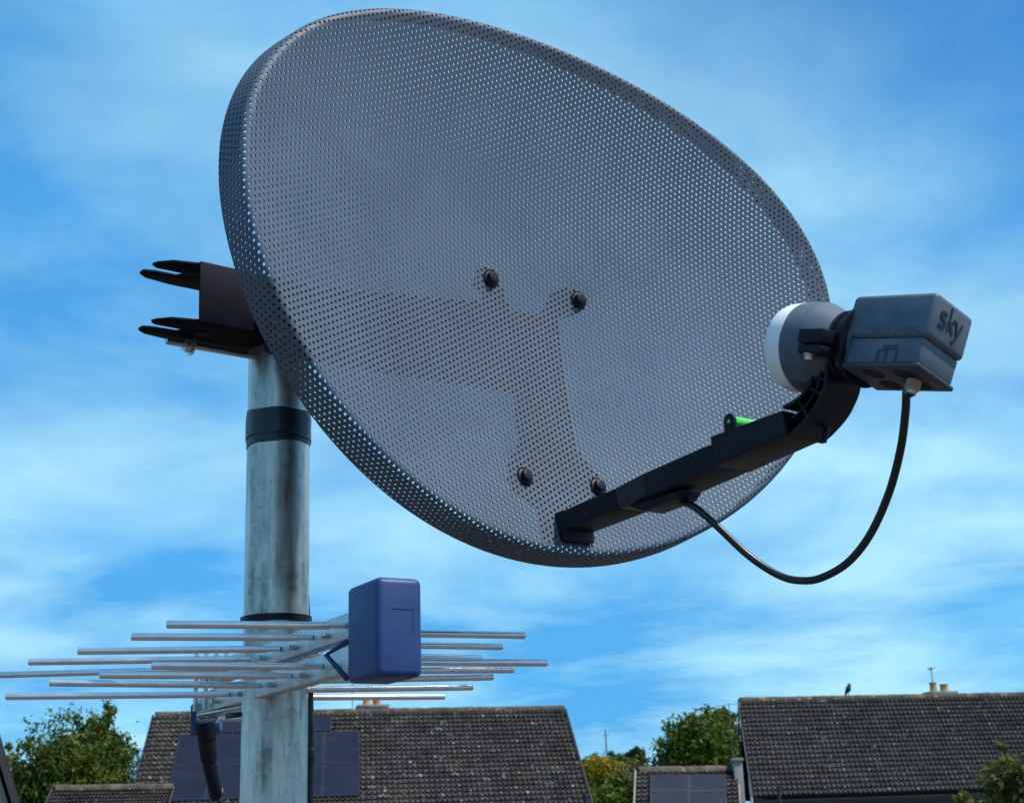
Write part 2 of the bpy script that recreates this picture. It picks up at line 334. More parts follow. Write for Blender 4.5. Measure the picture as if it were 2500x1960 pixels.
def chimney(house, base, c, wx, wy, h, u, pots, m='concrete'):
    u = np.asarray(u); v = np.cross([0, 0, 1], u); g = G(); g.box(c+np.array([0, 0, h/2-0.7]), u*wx/2, v*wy/2, (0, 0, h/2+0.7)); ch = g.build('chimney', m, house, loc=base, bevel=0.01)
    g = G(); g.box(c+np.array([0, 0, h+0.04]), u*(wx/2+0.07), v*(wy/2+0.07), (0, 0, 0.05)); g.build('chimney_slab', m, ch, loc=base, bevel=0.012)
    for (dx, hh, r, mm) in pots:
        g = G(); g.lathe(c+u*dx+np.array([0, 0, h+0.09]), (0, 0, 1), u, [(0, r*1.12), (hh*0.12, r*1.12), (hh*0.16, r), (hh*0.82, r*0.9), (hh*0.85, r*1.08), (hh, r*1.08), (hh, r*0.75), (hh*0.6, r*0.7)], 16); g.build('chimney_pot', mm, ch, loc=base, auto=40)
def solar(house, base, RL, e, gd, n, corners, rows):
    """corners are roof coordinates (a, b) in 0..1"""
    a0, b0, a1, b1 = corners
    P = lambda a, b, h: RL+e*a+gd*b+n*h
    g = G(); g.prism([P(a0, b0, .075), P(a1, b0, .075), P(a1, b1, .075), P(a0, b1, .075)], n*0.035); o = g.build('solar_panel', 'solar', house, loc=base)
    ta, tb = 0.022/np.linalg.norm(e), 0.022/np.linalg.norm(gd)
    for (x0, y0, x1, y1) in ((a0, b0, a1, b0+tb), (a0, b1-tb, a1, b1), (a0, b0+tb, a0+ta, b1-tb), (a1-ta, b0+tb, a1, b1-tb)):
        g = G(); g.prism([P(x0, y0, .111), P(x1, y0, .111), P(x1, y1, .111), P(x0, y1, .111)], n*0.006); g.build('frame_rail', 'sframe', o, loc=base)
    return o
def roofcoord(px, py, RL, e, gd, n):
    p = Wplane(px, py, RL, n)-RL; A = np.column_stack([e, gd]); return np.linalg.lstsq(A, p, rcond=None)[0]
def aerial(name, base, top, boom_dir, n, L, label, elen=0.5):
    o = empty(name, base, label, 'aerial', 'roof aerials'); b0 = np.zeros(3); t = top-base
    G().tube([b0, t], 0.016, 8).build('mast', 'mast', o); bd = np.asarray(boom_dir); bd = bd/np.linalg.norm(bd); c = np.cross(bd, [0, 0, 1]); c /= np.linalg.norm(c)
    q = t-np.array([0, 0, 0.05]); G().tube([q-bd*L*0.35, q+bd*L*0.65], 0.011, 6).build('boom', 'mast', o)
    for k in range(n):
        p = q+bd*L*(-0.33+0.95*k/(n-1)); s = elen*(1-0.45*k/(n-1))/2; G().tube([p-c*s, p+c*s], 0.006, 6).build('element', 'mast', o)
    return o

# --- left house with the solar roof
RL, RR, EL = roof_frame((378, 1746), (1377, 1730), (322, 1958), 44.0, 1.9)
base = np.array([RL[0], RL[1], 0.0]); hl = empty('bungalow', base, 'bungalow with brown tiled roof and dark solar panels, behind the galvanised pole', 'house', 'bungalows across the gardens')
e, gd, n = RR-RL, EL-RL, None; n = np.cross(gd, e); n /= np.linalg.norm(n)
rc = lambda x, y: roofcoord(x, y, RL, e, gd, n)
pan = []
xs_top = [rc(x, 1762) for x in (530, 622, 716, 810)]; b_top = (rc(700, 1757)[1], rc(700, 1791)[1])
a_r = rc(878, 1830)[0]; w1 = (a_r-rc(788, 1830)[0])
b1, b2, b3 = rc(800, 1793)[1], rc(800, 1868)[1], rc(800, 1950)[1]
for k in range(3): pan.append((xs_top[k][0], b_top[0], xs_top[k+1][0]-0.001, b_top[1]))
wa = (a_r-rc(432, 1830)[0])/5
for k in range(5):
    for (y0, y1) in ((b1, b2-0.003), (b2, b3)): pan.append((a_r-wa*(k+1), y0, a_r-wa*k-0.001, y1))
inpan = lambda a, b: any(p[0]+.01 < a < p[2]-.01 and p[1]+.02 < b < p[3]-.02 for p in pan)
tiled_roof(hl, base, RL, RR, EL, 42, 22, MT['tileL'], skip=inpan)
house_body(hl, base, RL, RR, EL, 1.9)
for p in pan: solar(hl, base, RL, e, gd, n, p, 1)
u = e/np.linalg.norm(e)
ch = RL+e*((885-378)/999.0)+np.array([0, 0.9, -0.45])
chimney(hl, base, ch, 0.95, 0.5, 0.66, u, [(-0.20, 0.34, 0.13, 'potbuff'), (0.14, 0.30, 0.13, 'potred')])
ab = RL+e*((838-378)/999.0)+np.array([0, 0.6, -0.1]); aerial('television_aerial', ab, ab+np.array([0, 0, 1.3]), (0.9, 0.3, 0.0), 7, 1.0, 'thin roof aerial beside the chimney of the solar-roofed bungalow')

# --- right house
RL, RR, EL = roof_frame((1806, 1710), (2720, 1693), (1842, 1944), 47.0, None)
base = np.array([RL[0], RL[1], 0.0]); hr = empty('bungalow', base, 'bungalow with long plain grey tiled roof and bird on its ridge, at right', 'house', 'bungalows across the gardens')
tiled_roof(hr, base, RL, RR, EL, 44, 20, MT['tileR']); house_body(hr, base, RL, RR, EL, EL[2], 'shadewall')
e = RR-RL; gd = EL-RL; u = e/np.linalg.norm(e)
ch = RL+e*((2300-1806)/914.0)+np.array([0, 0.8, -0.40])
chimney(hr, base, ch, 0.95, 0.5, 0.56, u, [(-0.24, 0.34, 0.13, 'potbuff'), (0.18, 0.27, 0.15, 'potbuff')])
ab = ch+u*(-0.24)+np.array([0, 0, 0.69]); aerial('television_aerial', ab, ab+np.array([0, 0, 0.85]), (0.2, 1, 0.0), 5, 0.9, 'small aerial standing on a chimney pot of the right-hand bungalow', 0.3)
g = G(); q = EL+u*0.02; w = np.array([gd[0], gd[1], 0]); w /= np.linalg.norm(w)
g.prism([q+w*0.02+np.array([0, 0, -0.05])-u*0.12, q-gd*0.20-u*0.12+np.array([0, 0, -0.02]), q-gd*0.20-u*0.12+np.array([0, 0, -0.30]), q+w*0.02+np.array([0, 0, -0.55])-u*0.12], u*0.03); g.build('white_trim', 'whitepaint', hr, loc=base)
# bird on the ridge
bp = RL+e*((2062-1806)/914.0)+np.array([0, 0, 0.11]); bo = empty('bird', bp,  'small dark bird perched on the ridge of the right-hand roof', 'bird')
g = G(); sp = [(-0.10, 0.02, 0.03), (-0.06, 0, 0.10), (0.0, 0, 0.17), (0.03, 0, 0.24), (0.045, 0, 0.29), (0.055, 0, 0.335), (0.085, 0, 0.335), (0.115, 0, 0.325)]
g.tube([np.array(p)*1.15 for p in sp], [0.02, 0.055, 0.095, 0.09, 0.062, 0.058, 0.03, 0.005], 12); bb = g.build('body', 'bird', bo, smooth=True)
for s in (-1, 1): G().tube([(0.0, 0.02*s, 0.11), (0.005, 0.022*s, 0.0)], 0.006, 6).build('leg', 'bird', bo)
G().tube([(-0.09, 0, 0.05), (-0.14, 0, -0.05)], [0.03, 0.012], 6).build('tail', 'bird', bo)

# --- low roof with solar panel between the houses
RL, RR, EL = roof_frame((1556, 1882), (1797, 1879), (1553, 1958), 36.0, 1.75)
base = np.array([RL[0], RL[1], 0.0]); ho = empty('outbuilding', base, 'low outbuilding roof carrying a dark solar panel, between the two bungalows', 'outbuilding')
e, gd = RR-RL, EL-RL; n = np.cross(gd, e); n /= np.linalg.norm(n); rc = lambda x, y: roofcoord(x, y, RL, e, gd, n)
pa = []
for (x0, x1) in ((1584, 1676), (1677, 1768)):
    for (y0, y1) in ((1899, 1938), (1939, 1985)): pa.append((rc(x0, y0)[0], rc(x0, y0)[1], rc(x1, y0)[0], rc(x0, y1)[1]))
inpan2 = lambda a, b: any(p[0]+.02 < a < p[2]-.02 and p[1]+.03 < b < p[3]-.03 for p in pa)
tiled_roof(ho, base, RL, RR, EL, 9, 9, MT['tileR'], skip=inpan2); house_body(ho, base, RL, RR, EL, 1.75, 'concrete', 0.1, 'concrete')
for p in pa: solar(ho, base, RL, e, gd, n, p, 1)
# grey block pier beside it
p0 = W(1802, 1900, 37.5); b_ = np.array([p0[0], p0[1], 0]); o = empty('block_pier', b_, 'grey concrete pier at the end of the low outbuilding roof', 'pier')
ht = W(1802, 1856, 37.5)[2]; g = G(); g.box((0, 0, ht/2), (0.12, 0, 0), (0, 0.2, 0), (0, 0, ht/2)); pr = g.build('shaft', 'concrete', o, bevel=0.01)
g = G(); g.box((0, 0, ht+0.03), (0.16, 0, 0), (0, 0.24, 0), (0, 0, 0.035)); g.build('coping', 'concrete', o, bevel=0.008)

# --- small roof at left
RL, RR, EL = roof_frame((132, 1926), (420, 1922), (118, 1958), 38.0, 1.75)
base = np.array([RL[0], RL[1], 0.0]); hs = empty('shed', base, 'low shed roof of small brown tiles in front of the left tree', 'shed')
tiled_roof(hs, base, RL, RR, EL, 16, 12, MT['tileL'], limit=120); house_body(hs, base, RL, RR, EL, 1.75, 'render', 0.1, 'barge')

# --- near gable corner at far left
ap = W(-40, 1790, 20.0); base = np.array([ap[0]-2.2, ap[1], 0.0]); hg = empty('gable_house', base, 'cream gable corner with black bargeboard at the far left edge', 'house')
p1 = W(4, 1822, 20.0); p2 = W(46, 1962, 20.0); dv = (p2-p1)/(p1[2]-p2[2]); apex = p1-dv*1.2; foot = p1+dv*2.4
left = apex+(apex-foot)*np.array([1, 1, -1]); dep = np.array([-3.4, 5.0, 0])
g = G(); z0 = lambda p: np.array([p[0], p[1], 0]); off = np.array([-0.16, 0.12, -0.1])
g.prism([z0(foot+off), foot+off, apex+off, left+off*np.array([-1, 1, 1]), z0(left+off*np.array([-1, 1, 1]))], dep); g.build('wall', 'render', hg, loc=base)
wd_ = np.array([0.0, 0.0, -0.26])
for a, b in ((apex, foot), (apex, left)):
    g = G(); g.prism([a, b, b+wd_, a+wd_], np.array([0, 0.06, 0])); g.build('bargeboard', 'barge', hg, loc=base)
    g = G(); g.prism([a+np.array([0, 0.03, 0.05]), b+np.array([0, 0.03, 0.05]), b+np.array([0, 0.03, 0.011]), a+np.array([0, 0.03, 0.011])], dep); g.build('roof_slope', 'under', hg, loc=base)

# flue pipes in front of the houses
for px, py, d, lab in ((1900, 1917, 41.0, 'black flue pipe standing before the right-hand bungalow'), (1428, 1936, 38.0, 'short black pipe before the right verge of the solar-roofed bungalow')):
    t = W(px, py, d); b_ = np.array([t[0], t[1], 0]); o = empty('flue_pipe', b_, lab, 'pipe', 'flue pipes'); h = t[2]
    g = G(); g.tube([(0, 0, 0), (0, 0, h-0.12)], 0.055, 12); g.build('pipe', 'barge', o, auto=40)
    g = G(); g.tube([(0, 0, h-0.12), (0, 0, h)], [0.075, 0.07], 12); g.build('cowl', 'barge', o, auto=40)
# far mast
t = W(1478, 1781, 110.0); b_ = np.array([t[0], t[1], 0]); o = empty('radio_mast', b_, 'thin distant mast on the horizon between the bungalows', 'mast')
G().tube([(0, 0, 0), (0, 0, t[2])], [0.10, 0.05], 8).build('pole', 'mast', o)
for z in (0.55, 0.8, 0.95): G().tube([(-0.25, 0, t[2]*z), (0.25, 0, t[2]*z)], 0.03, 6).build('crossarm', 'mast', o)
ab = W(1781, 1760, 56.0); at = W(1779, 1716, 56.0); bb_ = np.array([at[0], at[1]+0.2, 0])
aerial('television_aerial', bb_, at, (0.97, 0.25, 0.10), 9, 1.55, 'slanting television aerial above the round tree between the bungalows', 0.6)

# ------------------------------------------------------------------ trees
def tree(name, base, h, rx, rz, cz, nl, ls, m, label, cat='tree', group=None, wisps=8, trunk_r=0.16, clump=70, squash=1.0, seed=0, spiky=0.0):
    r = np.random.default_rng(seed); o = empty(name, base, label, cat, group)
    g = G(); tips = []
    g.tube([(0, 0, 0), (0.05*rx, 0, cz*0.5), (0, 0.03*rx, cz)], [trunk_r, trunk_r*0.75, trunk_r*0.45], 8)
    for k in range(11):
        a = 2*math.pi*k/11+r.uniform(-.3, .3); el = r.uniform(0.15, 1.2); L = r.uniform(0.6, 0.95)
        t = np.array([math.cos(a)*math.cos(el)*rx*L, math.sin(a)*math.cos(el)*rx*L*squash, math.sin(el)*rz*L]); s = np.array([0, 0, cz*r.uniform(0.6, 1.0)])
        e_ = np.array([0, 0, cz])+t; g.tube([s, (s+e_)/2+np.array([0, 0, 0.05*rz]), e_], [trunk_r*0.4, trunk_r*0.22, trunk_r*0.06], 6)
    g.build('trunk', 'bark', o, smooth=True)
    ncl = max(8, nl//clump); C = []
    while len(C) < ncl:
        v = r.normal(size=3); v /= np.linalg.norm(v); rad = r.uniform(0.35, 1.0)**0.5
        lump = 1.0+0.22*math.sin(v[0]*4.1+seed)*math.cos(v[2]*3.7+1.3*seed)+0.12*math.sin(9*v[0]+5*v[2]+seed)
        c = np.array([v[0]*rx, v[1]*rx*squash, v[2]*rz])*rad*lump
        if c[2] < -rz*0.9: continue
        C.append(c)
    for k in range(wisps):
        a = r.uniform(0, 2*math.pi); el = r.uniform(0.2, 1.5); L = r.uniform(1.0, 1.16+spiky)
        C.append(np.array([math.cos(a)*math.cos(el)*rx*L, math.sin(a)*math.cos(el)*rx*L*squash, math.sin(el)*rz*L]))
    C = np.array(C); cs = np.full(len(C), 0.17*min(rx, rz)); cs *= r.uniform(0.6, 1.4, len(C)); cs[ncl:] *= 0.55
    per = nl//len(C); P = np.repeat(C, per, 0); S = np.repeat(cs, per)[:, None]
    P = P+r.normal(size=P.shape)*S*np.array([1, 1, 0.7+spiky]); n_ = len(P)
    a = r.normal(size=(n_, 3)); a[:, 2] += spiky*1.5; a /= np.linalg.norm(a, axis=1)[:, None]; b = np.cross(a, r.normal(size=(n_, 3))); b /= np.linalg.norm(b, axis=1)[:, None]
    sz = ls*r.uniform(0.6, 1.35, (n_, 1)); ax = a*sz; bx = b*sz*(0.45-0.15*min(1, spiky)); P = P+np.array([0, 0, cz])
    V = np.stack([P-ax, P-ax*0.1+bx, P+ax, P-ax*0.1-bx], 1).reshape(-1, 3)
    me = bpy.data.meshes.new('crown'); me.vertices.add(4*n_); me.vertices.foreach_set('co', V.ravel()); me.loops.add(4*n_); me.polygons.add(n_)
    me.loops.foreach_set('vertex_index', np.arange(4*n_)); me.polygons.foreach_set('loop_start', np.arange(0, 4*n_, 4)); me.update(calc_edges=True); me.materials.append(MT[m])
    c = bpy.data.objects.new('crown', me); COL.objects.link(c); c.parent = o; c['kind'] = 'stuff'
    return o
def tree_px(name, px0, px1, pytop, pymid, d, m, label, nl=9000, ls=0.13, **kw):
    c = W((px0+px1)/2, pymid, d); t = W((px0+px1)/2, pytop, d); rx = (px1-px0)/2*d/F; rz = t[2]-c[2]
    kw['group'] = {'ash_tree': 'trees at the left', 'round_tree': 'trees between the bungalows', 'far_tree': 'far trees', 'garden_shrub': 'shrubs at bottom right'}.get(name)
    return tree(name, np.array([c[0], c[1], 0]), t[2], rx, rz, c[2], nl, ls, m, label, **kw)
tree_px('ash_tree', 60, 330, 1792, 1915, 46, 'leafA', 'feathery dark green tree behind the low shed roof at left', 15000, 0.10, seed=3, wisps=16, spiky=0.35, clump=60)
tree_px('ash_tree', 190, 300, 1765, 1850, 47, 'leafA', 'pointed leafy treetop rising beside the solar-roofed bungalow', 4200, 0.10, seed=5, wisps=8, spiky=0.5, clump=50, squash=1)
tree_px('ash_tree', 5, 120, 1835, 1935, 45, 'leafA', 'small dark green tree next to the black bargeboard', 4000, 0.10, seed=9, wisps=8, spiky=0.35)
tree_px('round_tree', 1612, 1812, 1752, 1845, 60, 'leafB', 'dense round green tree between the bungalows', 13000, 0.13, seed=11, wisps=9, clump=60, spiky=0.1)
tree_px('round_tree', 1690, 1800, 1742, 1790, 61, 'leafB', 'lighter upright crown beside the verge of the right-hand roof', 3500, 0.13, seed=12, wisps=6)
tree_px('far_tree', 1525, 1575, 1826, 1850, 130, 'leafF', 'small rounded far tree left of the dense round tree', 3000, 0.22, seed=21, wisps=0)
tree_px('far_tree', 1468, 1530, 1838, 1862, 128, 'leafF', 'low far tree near the thin distant mast', 3000, 0.22, seed=22, wisps=0)
tree_px('far_tree', 1418, 1470, 1843, 1880, 122, 'leafY', 'yellowish far tree at the verge of the solar-roofed bungalow', 2500, 0.22, seed=23, wisps=0)
tree_px('golden_shrub', 1415, 1530, 1852, 1920, 85, 'leafY', 'golden green shrub between the bungalows', 5000, 0.17, seed=24, wisps=4)
tree_px('dark_shrub', 1490, 1620, 1862, 1930, 80, 'leafO', 'olive shrub below the dense round tree', 5000, 0.17, seed=25, wisps=4)
tree_px('hedge_bush', 1440, 1580, 1905, 1985, 60, 'leafB', 'dark green bush left of the low outbuilding', 6000, 0.13, seed=26, wisps=5)
tree_px('garden_shrub', 2400, 2560, 1850, 1935, 16, 'leafO', 'sparse yellow-green shrub at the bottom right corner', 2600, 0.055, seed=31, wisps=10, spiky=0.25, trunk_r=0.03, clump=40)
tree_px('garden_shrub', 2330, 2410, 1935, 1985, 17, 'leafO', 'small sparse sprig left of the bottom right shrub', 500, 0.05, seed=32, wisps=6, spiky=0.25, trunk_r=0.02, clump=30)

# ------------------------------------------------------------------ pole
pa_, pb_ = W(681, 1000, 1.306), W(669, 1900, 1.205)
pdir = (pa_-pb_)/np.linalg.norm(pa_-pb_); pfoot = pb_-pdir*((pb_[2])/pdir[2]); PR = 0.0297
ptop = pb_+pdir*((W(690, 770, 1.31)[2]-pb_[2])/pdir[2]); PL = np.linalg.norm(ptop-pfoot)
pole = empty('steel_pole', pfoot, 'galvanised steel pole carrying the dish, wrapped with black tape', 'pole')
pole.rotation_euler = Vector(pdir).to_track_quat('Z', 'Y').to_euler()
g = G(); g.lathe((0, 0, 0), (0, 0, 1), (1, 0, 0), [(0, PR), (PL*0.5, PR), (PL, PR), (PL, PR*0.86), (PL-0.3, PR*0.86)], 64, closed=False); g.build('tube', 'galv', pole, auto=40)
def pole_h(py): # height along the pole of a pixel row
    best = min(np.linspace(0.5, PL, 4000), key=lambda h: abs(PX(pfoot+pdir*h)[1]-py)); return best
h0, h1 = pole_h(1095), pole_h(1012)
seg = 72
layers = [(h0+0.0005, h1-0.0125, 0.0006), (h0+0.0065, h1-0.005, 0.0015), (h0+0.0145, h1+0.0005, 0.0010)]
for li, (a, b, th) in enumerate(layers):
    g = G(); V = []; 
    for k in range(seg):
        t = 2*math.pi*k/seg; wob = 0.0016*math.sin(t+li*2.3)+0.0006*math.sin(5*t+li)
        for h, r in ((a, PR+0.0001), (a, PR+th), ((a+b)/2, PR+th+0.0003*math.sin(7*t+li)), (b, PR+th), (b, PR+0.0001)):
            V.append((r*math.cos(t), r*math.sin(t), h+wob))
    Fc = [(k*5+i, ((k+1) % seg)*5+i, ((k+1) % seg)*5+i+1, k*5+i+1) for k in range(seg) for i in range(4)]
    g.add(V, Fc); g.build('tape', 'tape', pole, auto=40)

# ------------------------------------------------------------------ satellite dish
q = dict(a=0.30723, b=0.22510, kx=0.76992, ky=0.70438, eg=0.09706, tw=0.53801, bx1=0.04798, by1=0.00709, bx2=0.03834, by2=-0.16541, pitch=0.0050823)
def rot(r0, r1, r2):
    return np.array(Matrix.Rotation(r2, 3, 'Z') @ Matrix.Rotation(r1, 3, 'Y') @ Matrix.Rotation(r0, 3, 'X'))
DR = M @ rot(-0.387638, 0.639244, -0.176202); DC = W(1305.478, 727.792, 1.15)
dish = empty('satellite_dish', DC, 'grey perforated satellite dish with feed arm and receiver head, on the steel pole', 'satellite dish')
dish.matrix_world = Matrix([[*DR[0], DC[0]], [*DR[1], DC[1]], [*DR[2], DC[2]], [0, 0, 0, 1]])
toL = lambda p: DR.T @ (np.asarray(p)-DC)
toW = lambda p: DR @ np.asarray(p)+DC
def onx(px, py, x0):      # the ray through a pixel meets the dish's own plane x = x0
    o = toL(EYE); d = DR.T @ ray(px, py); return o+d*((x0-o[0])/d[0])
zf = lambda x, y: q['kx']*x*x+q['ky']*y*y+q['tw']*y**3
RF, K0, TMAX = 0.0055, 0.982, 0.0335
def surf(xy):
    x, y = xy[:, 0], xy[:, 1]; xp = x/(1+q['eg']*y/q['b']); rho = np.sqrt((xp/q['a'])**2+(y/q['b'])**2)
    out = rho > K0; s = np.where(out, K0/np.maximum(rho, 1e-9), 1.0)
    yq = y*s; xq = np.where(out, xp*s*(1+q['eg']*yq/q['b']), x); t = np.minimum(np.hypot(x-xq, y-yq), TMAX)
    z = zf(xq, yq); gx = 2*q['kx']*xq; gyv = 2*q['ky']*yq+3*q['tw']*yq**2
    Nn = np.stack([-gx, -gyv, np.ones_like(gx)], 1); Nn /= np.linalg.norm(Nn, axis=1)[:, None]
    ee = np.stack([xq/q['a']**2, yq/q['b']**2], 1); ee /= np.maximum(np.linalg.norm(ee, axis=1), 1e-9)[:, None]
    T = np.stack([ee[:, 0], ee[:, 1], ee[:, 0]*gx+ee[:, 1]*gyv], 1); T /= np.maximum(np.linalg.norm(T, axis=1), 1e-9)[:, None]
    # turn until the sheet runs straight back, slightly flared
    pm = math.pi/2+np.arcsin(np.clip(T[:, 2], -1, 1))-R_(8)
    ph = np.minimum(t/RF, pm); rem = np.maximum(t-RF*pm, 0)
    Dv = np.cos(ph)[:, None]*T-np.sin(ph)[:, None]*Nn
    P = np.stack([xq, yq, z], 1)+RF*np.sin(ph)[:, None]*T-RF*(1-np.cos(ph))[:, None]*Nn+rem[:, None]*Dv
    N2 = np.sin(ph)[:, None]*T+np.cos(ph)[:, None]*Nn
    return P, N2, np.hypot(x-xq, y-yq)
def reflector():
    p = q['pitch']; rh = 0.240*p; th = 0.0012; ni = int(0.36/(0.8660254*p))+2; nj = int(0.28/p)+2
    cs = [(i*0.8660254*p, (j+(0.5 if i % 2 else 0))*p) for i in range(-ni, ni+1) for j in range(-nj, nj+1)]
    cs = np.array(cs); xp = cs[:, 0]/np.maximum(1+q['eg']*cs[:, 1]/q['b'], 0.3); rho = np.hypot(xp/q['a'], cs[:, 1]/q['b']); cs = cs[rho < 1.30]
    _, _, t = surf(cs); cs = cs[t < TMAX+0.45*p]
    R6 = p/math.sqrt(3); oc = []
    for k in range(6):
        a0, a1 = R_(60*k), R_(60*k+60); c0 = np.array([math.cos(a0), math.sin(a0)])*R6; c1 = np.array([math.cos(a1), math.sin(a1)])*R6; oc += [c0, (c0+c1)/2]
    oc = np.array(oc); ic = np.array([[math.cos(R_(30*k))*rh, math.sin(R_(30*k))*rh] for k in range(12)])
    bolts = np.array([(-q['bx1'], q['by1']), (q['bx1'], q['by1']), (-q['bx2'], q['by2']), (q['bx2'], q['by2'])])
    n = len(cs); O = (cs[:, None]+oc[None]).reshape(-1, 2); I = (cs[:, None]+ic[None]).reshape(-1, 2)
    key = np.round(O/(p*0.02)).astype(np.int64); _, first, inv = np.unique(key, axis=0, return_index=True, return_inverse=True); inv = inv.ravel(); Ou = O[first]; no = len(Ou)
    Po, No, _ = surf(Ou); Pi, Ni, _ = surf(I); mi = len(Pi)
    # front outer, back outer, front hole, back hole, wall front, wall back
    V = np.concatenate([Po, Po-No*th, Pi, Pi-Ni*th, Pi, Pi-Ni*th]); o1, o2, o3, o4, o5 = no, 2*no, 2*no+mi, 2*no+2*mi, 2*no+3*mi
    k = np.arange(12); k1 = (k+1) % 12; b = (np.arange(n)*12)[:, None]
    OA, OB = inv[(b+k).ravel()], inv[(b+k1).ravel()]; IA, IB = (b+k).ravel(), (b+k1).ravel()
    Fq = np.concatenate([np.stack([OA, OB, o2+IB, o2+IA], 1), np.stack([o1+OB, o1+OA, o3+IA, o3+IB], 1), np.stack([o4+IA, o4+IB, o5+IB, o5+IA], 1)])
    me = bpy.data.meshes.new('reflector'); me.vertices.add(len(V)); me.vertices.foreach_set('co', V.ravel()); me.loops.add(Fq.size); me.polygons.add(len(Fq))
    me.loops.foreach_set('vertex_index', Fq.ravel()); me.polygons.foreach_set('loop_start', np.arange(0, Fq.size, 4)); me.update(calc_edges=True)
    me.polygons.foreach_set('use_smooth', np.ones(len(Fq), bool)); me.materials.append(MT['dish'])
    o = bpy.data.objects.new('reflector', me); COL.objects.link(o); o.parent = dish; return o
reflector()
# bolts
for bx, by in ((-q['bx1'], q['by1']), (q['bx1'], q['by1']), (-q['bx2'], q['by2']), (q['bx2'], q['by2'])):
    P, Nn, _ = surf(np.array([[bx, by]])); P = P[0]; Nn = Nn[0]; ex = np.cross([0, 1, 0], Nn); ex /= np.linalg.norm(ex)
    g = G(); g.lathe(P, Nn, ex, [(-0.004, 0.0066), (0.0012, 0.0066), (0.0016, 0.0052), (0.0036, 0.0050), (0.0050, 0.0044), (0.0053, 0.0034)], 24); bo = g.build('bolt', 'black', dish, auto=40)
    ey = np.cross(Nn, ex); g = G(); g.box(P+Nn*0.0054, ex*0.0026, ey*0.0008, Nn*0.0002); g.box(P+Nn*0.0054, ex*0.0008, ey*0.0026, Nn*0.00025); g.build('cross_slot', 'hole', bo)
    g = G(); g.lathe(P, Nn, ex, [(0.0004, 0.0080), (0.0010, 0.0080), (0.0010, 0.0067)], 24, closed=False); g.build('washer', 'bracket', bo, auto=40)
# back bracket seen through the holes
def backplate(poly, name, dz=-0.006, th=-0.004):
    g = G(); P = [np.array([x, y, zf(x, y)+dz]) for x, y in poly]; g.prism(P, (0, 0, th)); return g.build(name, 'bracket', dish)
backplate([(-0.030, -0.035), (-0.060, 0.004), (-0.054, 0.020), (-0.040, 0.020), (-0.030, 0.004), (-0.022, -0.018), (0.004, -0.020), (0.026, 0.012), (0.042, 0.020), (0.056, 0.018), (0.061, 0.002), (0.030, -0.012), (0.030, -0.035)], 'bracket_yoke')
backplate([(-0.028, -0.0355), (0.030, -0.0355), (0.028, -0.130), (-0.028, -0.130)], 'bracket_spine')
backplate([(-0.028, -0.1305), (0.028, -0.1305), (0.046, -0.153), (0.050, -0.170), (0.040, -0.180), (0.026, -0.188), (0.024, -0.218), (-0.024, -0.218), (-0.026, -0.188), (-0.040, -0.180), (-0.050, -0.170), (-0.046, -0.153)], 'bracket_foot')
# link from the spine back to the pole clamp, in dish space
ptL = toL(pfoot+pdir*pole_h(800))
o_ = toL(EYE)
def onz(px, py, z0): d = DR.T @ ray(px, py); return o_+d*((z0-o_[2])/d[2])
zB = ptL[2]+0.047
yA = [onz(1240, y, -0.016)[1] for y in (752, 955)]; yB = [onz(700, y, zB)[1] for y in (700, 872)]
xA = (onz(1170, 850, -0.016)[0], 0.028); xB = (onz(640, 790, zB)[0], onz(640, 790, zB)[0]+0.075)
g = G(); zA = -0.016
V = [(x, y, z) for (z, xs, ys) in ((zA, xA, yA), (zB, xB, yB)) for x in xs for y in ys]
g.add(V, [(0, 1, 3, 2), (4, 6, 7, 5), (0, 4, 5, 1), (2, 3, 7, 6), (0, 2, 6, 4), (1, 5, 7, 3)]); g.build('elevation_link', 'bracket', dish, bevel=0.004)
# pole clamp: web with two slotted flanges
X = np.array([1.0, 0, 0]); Z = np.array([0, 0, 1.0]); Y = np.array([0, 1.0, 0])
zc = ptL[2]+PR+0.012       # web plane
wl_t, wl_b = onz(490, 637, zc), onz(487, 783, zc); xl = (wl_t[0]+wl_b[0])/2; yt, yb = wl_t[1], wl_b[1]
xr = xB[1]-0.005
g = G(); g.prism([(xl, yt, zc), (xr, yt, zc), (xr, yb, zc), (xl, yb, zc)], (0, 0, -0.003)); web = g.build('clamp_web', 'bracket', dish, bevel=0.0008)
def flange(y, sgn):
    d1 = 0.056; xe = xl-0.034; zz = zc-0.003
    poly = [(xr, zz), (xr, zz-d1), (xl-0.004, zz-d1), (xe+0.004, zz-d1+0.004), (xe-0.004, zz-d1+0.010), (xe-0.003, zz-d1+0.017), (xe+0.006, zz-d1+0.020), (xl-0.006, zz-d1+0.021), (xl-0.002, zz-d1+0.0255), (xl-0.006, zz-d1+0.030), (xe+0.004, zz-d1+0.030), (xe-0.002, zz-d1+0.034), (xe+0.001, zz-d1+0.040), (xe+0.012, zz-0.006), (xl-0.002, zz-0.001), (xl+0.0002, zz)]
    g = G(); g.prism([(x, y, z) for x, z in poly], (0, sgn*0.003, 0)); return g.build('clamp_flange', 'bracket', web, bevel=0.0006)
flange(yt-0.0001, -1); flange(yb+0.0001, 1)
g = G(); c = np.array([xl+0.012, yb-0.0050, zc-0.050]); 
g.tube([c-X*0.022, c+X*0.10], 0.0030, 12); g.build('clamp_rod', 'steel', dish, auto=40)
g = G(); g.lathe(c-X*0.004, X, Y, [(0, 0.0075), (0.006, 0.0075)], 6); g.build('clamp_nut', 'steel', dish)
g = G(); g.lathe(c+X*0.0025, X, Y, [(0, 0.0095), (0.0015, 0.0095)], 20); g.build('clamp_washer', 'steel', dish, auto=40)
